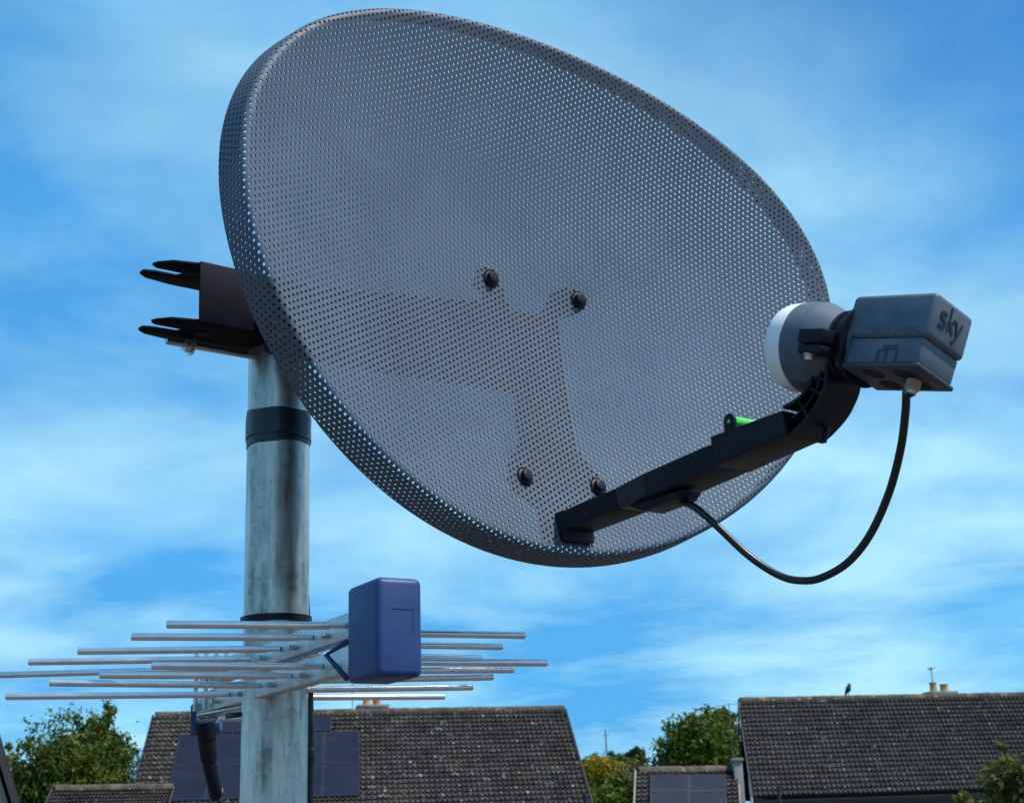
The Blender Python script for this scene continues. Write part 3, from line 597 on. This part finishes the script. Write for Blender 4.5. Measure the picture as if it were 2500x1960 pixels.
g = G(); g.lathe(np.array([xl+0.016, yb-0.0003, zc-0.030]), -Y, X, [(0, 0.0062), (0.0004, 0.0062)], 20); g.build('flange_hole', 'hole', dish)
g = G(); g.lathe(np.array([xl+0.080, yb+0.030, zc]), Z, X, [(0, 0.016), (0.006, 0.016), (0.008, 0.013)], 24); g.build('coach_bolt', 'steel', dish, auto=40)

# feed arm, in the dish's mid plane
WH, WA = 0.0170, 0.0140
def cr2(x, y): return 1300+x/3.113, 1000+y/3.113
def cr1(x, y): return 1750+x/2.134, 650+y/2.134
onl = lambda x, y: onx(*cr2(x, y), -WH)
ona = lambda x, y: onx(*cr2(x, y), -WA)
def arm_prism(pts, name, x0=-WH, x1=WH, m='black', parent=None, bevel=0.0012):
    g = G(); g.prism([(x0, p[1], p[2]) for p in pts], (x1-x0, 0, 0)); return g.build(name, m, parent or dish, bevel=bevel)
arm1 = [ona(200, 790), ona(370, 702), ona(640, 590), ona(655, 757), ona(230, 930)]
arm1[0][2] -= 0.012; arm1[4][2] -= 0.016        # the arm starts on the reflector itself
arm = arm_prism(arm1, 'feed_arm', -WA, WA)
arm_prism([ona(630, 592), ona(858, 475), ona(878, 655), ona(660, 760)], 'tape_wrap', -WA-0.001, WA+0.001, 'tape', arm, 0.002)
mid1 = [onl(828, 489), onl(1290, 284), onl(1352, 262), onl(1385, 436), onl(880, 662), onl(850, 668)]
arm_prism(mid1, 'arm_sleeve', -WH, WH, parent=arm)
t1 = [onl(1352, 205), onl(1902, 3), onl(1940, 188), onl(1385, 438)]
arm_prism(t1, 'arm_head_tube', -WH-0.0008, WH+0.0008, parent=arm)
lowrail = [onl(655, 757)+[0, 0.004, 0], onl(850, 668), onl(1090, 600), onl(1040, 640)-[0, 0.0030, 0], onl(800, 735)-[0, 0.0030, 0]]
arm_prism(lowrail, 'cable_guide', -WA+0.002, WA-0.004, parent=arm)
g = G(); g.box((0.001, -0.2055, 0.025), (0.0155, 0, 0), (0, 0.0125, 0), (0, 0, 0.009)); g.build('arm_socket', 'black', arm, bevel=0.002)
# spirit level
c = onx(*cr2(1492, 88), -WH)
pl_ = [(0.0052*math.cos(t), 0.0056*math.sin(t)) for t in np.linspace(0, math.pi, 12)]+[(-0.0052, -0.010), (0.0052, -0.010)]
g = G(); g.prism([c+np.array([0, v, w_]) for w_, v in pl_], (0.0025, 0, 0)); lv = g.build('level_end', 'black', arm, bevel=0.0004)
g = G(); g.lathe(c+[0.0025, 0, 0], X, Z, [(0, 0.0043), (0.026, 0.0043)], 20); g.build('level_vial', 'green', arm, auto=40)
g = G(); g.lathe(c, -X, Z, [(0, 0.0014), (0.0003, 0.0014)], 14); g.build('vial_window', 'green', arm)
# gooseneck
hl_ = lambda x, y: onx(*cr1(x, y), -WH)[1:]
outer = [hl_(372, 885), hl_(440, 820), hl_(505, 740), hl_(550, 650), hl_(566, 590), hl_(570, 520), hl_(572, 440), hl_(580, 380)]
inner = [hl_(345, 735), hl_(400, 705), hl_(440, 672), hl_(475, 620), hl_(490, 585), hl_(505, 535), hl_(520, 490), hl_(530, 440)]
def strip(poly, x0, x1, th, name, parent, m='black'):
    P = [np.asarray(p) for p in spline([np.array([a[0], a[1], 0]) for a in poly], 5)]; g = G(); L = []; Rr = []
    for i, p in enumerate(P):
        t = P[min(i+1, len(P)-1)]-P[max(i-1, 0)]; t = t/np.linalg.norm(t); nn = np.array([-t[1], t[0], 0]); L.append(p+nn*th/2); Rr.append(p-nn*th/2)
    k = len(P); V = []
    for a, b in zip(L, Rr): V += [(x0, a[0], a[1]), (x1, a[0], a[1]), (x1, b[0], b[1]), (x0, b[0], b[1])]
    Fc = [(i*4+j, i*4+(j+1) % 4, (i+1)*4+(j+1) % 4, (i+1)*4+j) for i in range(k-1) for j in range(4)]+[(0, 1, 2, 3), (4*k-4, 4*k-3, 4*k-2, 4*k-1)]
    g.add(V, Fc); return g.build(name, m, parent, auto=40)
XR = WH
goose = strip(outer, -WH, XR, 0.0022, 'gooseneck', dish); goose['label'] = 'curved ribbed neck carrying the receiver head'
strip(inner, -WH, XR, 0.0022, 'inner_wall', goose)
sp_o = spline([np.array([a[0], a[1], 0]) for a in outer], 5); sp_i = spline([np.array([a[0], a[1], 0]) for a in inner], 5)
mid_ = [(a+b)/2 for a, b in zip(sp_o, sp_i)]
g = G(); 
V = []; 
for a, b in zip(sp_o, sp_i): V += [(-0.002, a[0], a[1]), (-0.002, b[0], b[1]), (XR-0.001, a[0], a[1]), (XR-0.001, b[0], b[1])]
k = len(sp_o); Fc = []
for i in range(k-1):
    o4 = i*4; Fc += [(o4, o4+1, o4+5, o4+4), (o4+2, o4+6, o4+7, o4+3), (o4, o4+4, o4+6, o4+2), (o4+1, o4+3, o4+7, o4+5)]
g.add(V, Fc); g.build('back_web', 'black', goose)
strip([p[:2] for p in mid_[2:-9:4]], -WH+0.001, 0.000, 0.0013, 'rib', goose)
for i in (7, 14, 20):
    strip([sp_i[i][:2], (sp_i[i][:2]+sp_o[i][:2])/2, sp_o[i][:2]], -WH+0.001, 0.000, 0.0013, 'rib', goose)
c = onx(*cr1(575, 840), 0.004); g = G(); g.tube([c, c+np.array([-0.004, -0.010, -0.001])], [0.0022, 0.0018], 10); g.build('moulding_pip', 'black', goose, auto=40)

# receiver head (LNB)
LO = np.array([0, -0.136, 0.2799]); al, ph_ = 0.3027, 0.2553
LA = np.array([0, -math.sin(al), math.cos(al)]); LU0 = np.array([0, math.cos(al), math.sin(al)])
LX = math.cos(ph_)*X-math.sin(ph_)*LU0; LU = math.cos(ph_)*LU0+math.sin(ph_)*X
lp = lambda x, u, s: LO+LX*x+LU*u+LA*s
HW = 0.0195
def lbox(name, m, parent, x0, x1, u0, u1, s0, s1, taper=0.0, bevel=0.002, seg=3, slope0=0.0, slope1=0.0):
    V = [lp(x*(1-(taper if u == u0 else 0)), u, s+(0 if u == u1 else (slope1 if s == s1 else slope0))) for x in (x0, x1) for u in (u0, u1) for s in (s0, s1)]
    g = G(); g.add(V, [(0, 1, 3, 2), (4, 6, 7, 5), (0, 4, 5, 1), (2, 3, 7, 6), (0, 2, 6, 4), (1, 5, 7, 3)]); return g.build(name, m, parent, bevel=bevel, seg=seg)
lnb = lbox('receiver_head', 'lnbgrey', dish, -HW-0.0008, HW+0.0008, -0.0022, 0.0272, 0.0436, 0.1062, bevel=0.0035, seg=4); lnb['label'] = 'grey plastic receiver head with four cable sockets'
lbox('lower_housing', 'lnbgrey', lnb, -HW+0.0008, HW-0.0012, -0.0190, -0.0021, 0.0500, 0.1040, 0.03, 0.0015)
lbox('housing_root', 'lnbdark', lnb, -HW+0.0020, HW-0.002, -0.0205, -0.0020, 0.0400, 0.0505, 0.03, 0.002)
lbox('base_rim', 'lnbdark', lnb, -HW+0.0002, HW-0.0004, -0.0222, -0.0189, 0.0485, 0.1055, 0.0, 0.0012)
for (x, s) in ((-0.0085, 0.066), (-0.0085, 0.0885), (0.0088, 0.066), (0.0088, 0.0885)):
    g = G(); g.lathe(lp(x, -0.0221, s), -LU, LX, [(0, 0.0070), (0.0003, 0.0070)], 28); g.build('cable_socket', 'hole', lnb)
# neck, cone, cap, collar
g = G(); g.lathe(LO, LA, LX, [(0.0, 0.0300), (0.004, 0.0304), (0.014, 0.0300), (0.018, 0.0285), (0.029, 0.0218), (0.033, 0.0205), (0.050, 0.0205)], 56); g.build('feed_cone', 'lnbgrey', lnb, auto=30)
g = G(); g.lathe(LO, LA, LX, [(-0.0195, 0.012), (-0.0190, 0.0205), (-0.0172, 0.0252), (-0.0140, 0.0283), (-0.0100, 0.0296), (-0.0002, 0.0303), (-0.0002, 0.026)], 64); g.build('weather_cap', 'cap', lnb, auto=50)
for s in (0.0335, 0.0395):
    g = G(); g.lathe(LO, LA, LX, [(s, 0.0200), (s, 0.0238), (s+0.0028, 0.0238), (s+0.0028, 0.0200)], 48, closed=False); g.build('collar_ring', 'black', lnb, auto=40)
g = G(); g.lathe(LO, LA, LX, [(0.0425, 0.018), (0.0425, 0.0252), (0.0440, 0.0262), (0.0470, 0.0262), (0.0475, 0.018)], 48); g.build('collar', 'black', lnb, auto=40)
# clamp ears on the left of the neck with their screw
def earpt(x, y, xx): return onx(*cr1(x, y), xx)
ea = earpt(480, 400, -0.024)
Lz = LA; Lu = LU0
lf = lambda x, u, s: LO+X*x+LU0*u+LA*s
g = G(); V = [lf(x, u, s) for x in (-0.038, -0.016) for u in (-0.0035, 0.0060) for s in (0.0225, 0.0425)]
FB = [(0, 1, 3, 2), (4, 6, 7, 5), (0, 4, 5, 1), (2, 3, 7, 6), (0, 2, 6, 4), (1, 5, 7, 3)]
g.add(V, FB); g.build('clamp_ear', 'black', lnb, bevel=0.0012)
g = G(); V = [lf(x, u, s) for x in (-0.0375, -0.014) for u in (-0.0098, -0.0042) for s in (0.0225, 0.042)]; g.add(V, FB); g.build('clamp_ear', 'black', lnb, bevel=0.0012)
g = G(); g.lathe(lf(-0.0335, -0.0096, 0.030), -LU0, X, [(0, 0.0042), (0.0008, 0.0042), (0.0009, 0.0034), (0.0042, 0.0034)], 12); g.build('clamp_screw', 'brass', lnb, auto=40)
# small latch window on the side
g = G(); pl = lambda u, s, d=0.0: lp(-HW+0.0008-0.0004-d, u, s)
for (u0, u1, s0, s1) in ((-0.0100, -0.0075, 0.076, 0.087), (-0.0185, -0.0105, 0.0725, 0.0737), (-0.0185, -0.0105, 0.079, 0.0801), (-0.0185, -0.0100, 0.0865, 0.0876), (-0.0116, -0.0105, 0.0725, 0.0801)):
    g.add([pl(u0, s0), pl(u0, s1), pl(u1, s1), pl(u1, s0)], [(0, 1, 2, 3)])
g.build('latch_mark', 'lnbdark', lnb)
# lettering on the end face: s k y
def ribbon(pts, fr, w, name, m, parent, dep=0.0004, n=6):
    P = spline([np.array([a, b, 0]) for a, b in pts], n) if len(pts) > 2 else [np.array([a, b, 0.0]) for a, b in pts]; L, Rr = [], []
    for i, p in enumerate(P):
        t = P[min(i+1, len(P)-1)]-P[max(i-1, 0)]; t = t/np.linalg.norm(t); nn = np.array([-t[1], t[0], 0]); L.append(p+nn*w/2); Rr.append(p-nn*w/2)
    poly = L+Rr[::-1]; k = len(P); g = G(); V = [fr(p[0], p[1], 0.0) for p in poly]+[fr(p[0], p[1], dep) for p in poly]; m2 = 2*k
    Fc = [(i, i+1, m2-2-i, m2-1-i) for i in range(k-1)]+[(m2+i, m2+i+1, 2*m2-2-i, 2*m2-1-i) for i in range(k-1)]+[(i, (i+1) % m2, m2+(i+1) % m2, m2+i) for i in range(m2)]
    g.add(V, Fc); return g.build(name, m, parent)
fe = lambda x, u, d: lp(x, u, 0.10635+d)
sx, su, hh = -0.0130, 0.0085, 0.0092
def L_(pts): return [(sx+a*hh, su+b*hh) for a, b in pts]
ribbon(L_([(0.72, 0.93), (0.45, 1.0), (0.16, 0.93), (0.10, 0.72), (0.30, 0.58), (0.58, 0.47), (0.70, 0.25), (0.55, 0.05), (0.28, 0.0), (0.02, 0.08)]), fe, 0.0018, 'letter_s', 'letter', lnb)
ribbon(L_([(1.08, 1.62), (1.08, 0.0)]), fe, 0.0018, 'letter_k', 'letter', lnb)
ribbon(L_([(1.68, 1.0), (1.40, 0.72), (1.24, 0.50), (1.44, 0.24), (1.66, -0.02)]), fe, 0.0017, 'letter_k', 'letter', lnb)
ribbon(L_([(1.80, 1.0), (1.98, 0.50), (2.14, 0.05)]), fe, 0.0017, 'letter_y', 'letter', lnb)
ribbon(L_([(2.52, 1.0), (2.30, 0.42), (2.06, -0.20), (1.92, -0.46), (1.76, -0.52)]), fe, 0.0017, 'letter_y', 'letter', lnb)
# faint moulded words on the side
def text_mesh(body, size, fr, name, m, parent):
    cu = bpy.data.curves.new(name, 'FONT'); cu.body = body; cu.size = size; cu.extrude = 0.00012; to = bpy.data.objects.new(name, cu); COL.objects.link(to)
    dg = bpy.context.evaluated_depsgraph_get(); me = bpy.data.meshes.new_from_object(to.evaluated_get(dg)); COL.objects.unlink(to); bpy.data.objects.remove(to)
    for v in me.vertices: v.co = Vector(fr(v.co.x, v.co.y, v.co.z))
    me.materials.clear(); me.materials.append(MT[m]); o = bpy.data.objects.new(name, me); COL.objects.link(o); o.parent = parent; return o
text_mesh('WB H', 0.0070, lambda x, y, z: lp(-HW-0.0009-z, 0.0005+y, 0.0605+x), 'moulded_words', 'letter2', lnb)
text_mesh('Legacy', 0.0070, lambda x, y, z: lp(-HW-0.0009-z, 0.0005+y, 0.0830+x), 'moulded_words', 'letter2', lnb)

# coax cable from receiver to arm
cs_ = toW(lp(0.0008, -0.0222, 0.0895)); g0 = toW(lp(0.0008, -0.0310, 0.0895))
cn = empty('coaxial_cable', cs_, 'black cable looping from the receiver head down to the feed arm', 'cable')
pxs = [cr1(990, 640), cr1(983, 760), cr1(958, 950), cr1(897, 1180), cr1(800, 1395), cr1(685, 1540), cr1(555, 1618), cr1(450, 1637), cr1(330, 1612), cr1(170, 1510), cr1(0, 1352), cr2(1240, 745), cr2(1130, 698), cr2(1020, 690)]
d0 = PX(g0)[2]; d1 = PX(toW(onx(*cr2(1040, 690), 0.002)))[2]; n_ = len(pxs); pts = [g0]
for i, (x, y) in enumerate(pxs):
    f = (i+1)/n_; pts.append(W(x, y, d0+(d1-d0)*f))
pts.append(W(*cr2(900, 660), d1+0.03))
g = G(); g.tube(spline([p-cs_ for p in pts], 8), 0.00265, 14); g.build('jacket', 'cable', cn, smooth=True)
axd = (g0-cs_)/np.linalg.norm(g0-cs_); exx = np.cross(axd, [0, 1, 0]); exx /= np.linalg.norm(exx)
prof = []
for k in range(8): prof += [(0.0005+k*0.0008, 0.0048), (0.0009+k*0.0008, 0.0045)]
g = G(); g.lathe((0, 0, 0), axd, exx, prof+[(0.0072, 0.0036), (0.0092, 0.0034)], 20); g.build('connector', 'brass', cn, auto=30)

# ------------------------------------------------------------------ log-periodic aerial on the pole
HU, HL = EYE[2]+0.146, EYE[2]+0.1205
cr4 = lambda x, y: (x/3.05, 1400+y/3.05)
cr5 = lambda x, y: (650+x/2.905, 1400+y/2.905)
Uin = [Wz(849, 1527, HU), Wz(791, 1556.6, HU), Wz(705, 1584, HU), Wz(623, 1608, HU), Wz(552, 1632, HU)]
Lin = [Wz(812, 1627, HL), Wz(734, 1649.6, HL), Wz(662, 1673, HL), Wz(583.6, 1695, HL)]
allp = np.array(Uin+Lin)[:, :2]; c0 = allp.mean(0); uu, ss, vv = np.linalg.svd(allp-c0); bd = np.array([vv[0][0], vv[0][1], 0]); bd = bd if bd[1] < 0 else -bd   # towards the camera
bs = np.array([-bd[1], bd[0], 0]); bs = bs if bs[0] > 0 else -bs
def along(s, z): return np.array([c0[0], c0[1], z])+bd*s
sproj = lambda p: float(np.dot(np.asarray(p)[:2]-c0, bd[:2]))
s_far = min(np.linspace(-0.4, 0.2, 3000), key=lambda s: abs(PX(along(s, HL))[0]-492)); s_near = sproj(Uin[0])+0.035
la = empty('log_periodic_antenna', along(s_far+0.05, HL-0.02), 'log-periodic antenna with silver rods and blue end box, clamped to the pole', 'antenna'); lb = np.array(la.location)
for z, sf in ((HU, s_far+0.012), (HL, s_far)):
    g = G(); g.box(along((sf+s_near)/2, z), bd*(s_near-sf)/2, bs*0.0065, (0, 0, 0.0100)); bo = g.build('boom', 'boom', la, loc=lb, bevel=0.0012)
def rod(pin, pout):
    g = G(); d = pout-pin; L = np.linalg.norm(d); g.tube([pin, pin+d*(0.012/L), pin+d*(0.0121/L), pout-d*(0.001/L), pout], [0.0023, 0.0023, 0.0030, 0.0030, 0.0024], 16); return g.build('element', 'alu', la, loc=lb, auto=40)
Lout = [(405.9, 1524, HU), (319.7, 1554, HU), (189.5, 1589.5, HU), (69.5, 1615.7, HU), (-60, 1649, HU)]
for pin, po in zip(Uin, Lout): rod(along(sproj(pin), HU)-bs*0.007, Wz(*po))
Lout2 = [(369, 1624.6, HL), (242, 1647.5, HL), (119.7, 1666, HL), (13.8, 1700, HL)]
for pin, po in zip(Lin, Lout2): rod(along(sproj(pin), HL)-bs*0.007, Wz(*po))
su_ = [sproj(p) for p in Uin]; sl_ = [sproj(p) for p in Lin]
Rr_ = [((su_[0]+su_[1])/2, (1281.7, 1550.8, HU)), ((su_[1]+su_[2])/2, (1226.6, 1578, HU)), ((su_[2]+su_[3])/2, (1176.7, 1606, HU)),
       (sl_[0]+0.035, (1335.7, 1617.6, HL)), ((sl_[0]+sl_[1])/2, (1254.8, 1634, HL)), ((sl_[1]+sl_[2])/2, (1205, 1652, HL)), ((sl_[2]+sl_[3])/2, (1155, 1677, HL)), (sl_[3]-0.033, (1086, 1700, HL))]
for s, po in Rr_:
    rod(along(s, po[2])+bs*0.007, Wz(*po))
    c = along(s, po[2]-0.0035)-bs*0.0065; G().tube([c, c-bs*0.007], 0.0022, 10).build('rivet', 'steel', la, loc=lb, auto=40)
# blue end box
rg = W(921, 1545, 0.93); zb, zt = EYE[2]+0.0965, EYE[2]+0.1655
cb = rg-bd*0.0275+bs*0.0175; cb[2] = (zb+zt)/2
g = G(); g.box(cb, bd*0.0275, bs*0.0175, (0, 0, (zt-zb)/2)); bx = g.build('end_box', 'blue', la, loc=lb, bevel=0.0048, seg=4); bx['label'] = 'blue plastic end box'
fr = lambda x, u, d: cb+bd*(0.0276+d)+bs*x+np.array([0, 0, u])
ribbon([(-0.0065, 0.0125), (0.0105, 0.0125)], fr, 0.0007, 'moulded_line', 'blue', bx, 0.0003); ribbon([(0.0102, 0.0125), (0.0102, -0.0045)], fr, 0.0007, 'moulded_line', 'blue', bx, 0.0003)
for o in bx.children: o.location = tuple(-lb)
ct = cb-bd*0.03-bs*0.016; 
g = G(); g.tube([ct+[0, 0, -0.004], ct-bd*0.030+[0, 0, -0.010]-bs*0.004, ct+[0, 0, -0.030]], 0.0022, 10); g.build('box_clip', 'blue', la, loc=lb, smooth=True)
# clamp between the booms and the pole
pc = pfoot+pdir*((HL-pfoot[2])/pdir[2]); pcu = pfoot+pdir*((HU-pfoot[2])/pdir[2])
tow = pc-along(s_far+0.03, HL); tow[2] = 0; tl = np.linalg.norm(tow)
for z, nm in ((HU+0.0112, 'clamp_plate'), (HL-0.0122, 'clamp_plate')):
    a = along(s_far+0.028, z); g = G(); d = tow/tl; w = np.cross(d, [0, 0, 1]); g.box(a+d*(tl-PR)/2, d*((tl-PR)/2+0.004), w*0.012, (0, 0, 0.0011)); g.build(nm, 'steel', la, loc=lb, bevel=0.0006)
for s in (0.012, 0.045):
    for sd_ in (-1, 1):
        p = along(s_far+s, HU)+bs*0.010*sd_; G().tube([p+[0, 0, -0.033], p+[0, 0, 0.024]], 0.0022, 10).build('clamp_stud', 'steel', la, loc=lb, auto=40)
        g = G(); g.lathe(p+np.array([0, 0, 0.0125]), (0, 0, 1), bd, [(0, 0.0046), (0.0035, 0.0046)], 6); g.build('stud_nut', 'steel', la, loc=lb)
for hpx, th in ((1524, 0.006),):
    h = pole_h(hpx); V = []; seg = 48
    for k in range(seg):
        t = 2*math.pi*k/seg
        for r, z in ((PR+0.0002, 0), (PR+0.003, 0), (PR+0.003, th), (PR+0.0002, th)):
            V.append(pfoot+np.array(Matrix(pole.rotation_euler.to_matrix()) @ Vector((r*math.cos(t), r*math.sin(t), h+z))))
    g = G(); g.add(V, [(k*4+i, ((k+1) % seg)*4+i, ((k+1) % seg)*4+(i+1) % 4, k*4+(i+1) % 4) for k in range(seg) for i in range(4)]); g.build('pole_band', 'black', la, loc=lb, auto=40)
# wing bolt under the boom against the pole
a = W(*cr4(1640, 1080), 1.24); b_ = W(*cr4(1880, 1078), 1.20)
G().tube([a, b_], 0.0026, 10).build('clamp_screw', 'steel', la, loc=lb, auto=40)
G().tube([W(*cr4(1700, 1062), 1.23), W(*cr4(1800, 1055), 1.215)], 0.0035, 8).build('wing_nut', 'black', la, loc=lb, auto=40)
# feed plug hanging from the rear end
dpl = PX(along(s_far, HL))[2]-0.004
f4 = lambda x, y, dd=0.0: W(*cr4(x, y), dpl+dd)
g = G(); g.prism([f4(1418, 985, -.004), f4(1450, 960, -.004), f4(1460, 1110, -.004), f4(1635, 1105, -.004), f4(1640, 1180, -.004), f4(1420, 1212, -.004)], fwd*0.012); g.build('plug_bracket', 'bluelt', la, loc=lb, bevel=0.001)
g = G(); g.tube([f4(1530, 1095), f4(1545, 1215)], [0.0105, 0.0105], 20); g.tube([f4(1540, 1200), f4(1558, 1380)], [0.0098, 0.0090], 20)
g.tube([f4(1556, 1375), f4(1575, 1480), f4(1612, 1660), f4(1614, 1672)], [0.0078, 0.0074, 0.0064, 0.005], 20); g.build('cable_plug', 'black', la, loc=lb, auto=40)
c0_ = f4(1612, 1660); cable2 = empty('antenna_cable', c0_, 'thin black cable hanging from the antenna plug beside the pole', 'cable')
dwn = spline([c0_-c0_, f4(1640, 1720, .01)-c0_, f4(1660, 1850, .02)-c0_, np.array([0.01, 0.05, -0.4]), np.array([-0.01, 0.06, -1.0]), np.array([0, 0.03, -c0_[2]+0.01])], 8)
G().tube(dwn, 0.0024, 10).build('jacket', 'cable', cable2, smooth=True)
# dish cable down the back of the pole
d_ = 1.205+PR*1.2; P0 = [W(752, 1560, 1.262), W(757, 1740, 1.252), W(760, 1850, 1.235), W(757, 1960, 1.225)]
cab = empty('pole_cable', P0[0], 'black cable running down behind the right edge of the pole', 'cable')
last = P0[-1]; P0 += [last+np.array([0, 0.01, -0.5]), np.array([last[0], last[1]+0.02, 0.01])]; upc = pfoot+pdir*pole_h(1100)+np.array([0.012, PR+0.004, 0])
G().tube(spline([p-P0[0] for p in [upc]+P0], 8), 0.0034, 10).build('jacket', 'cable', cab, smooth=True)
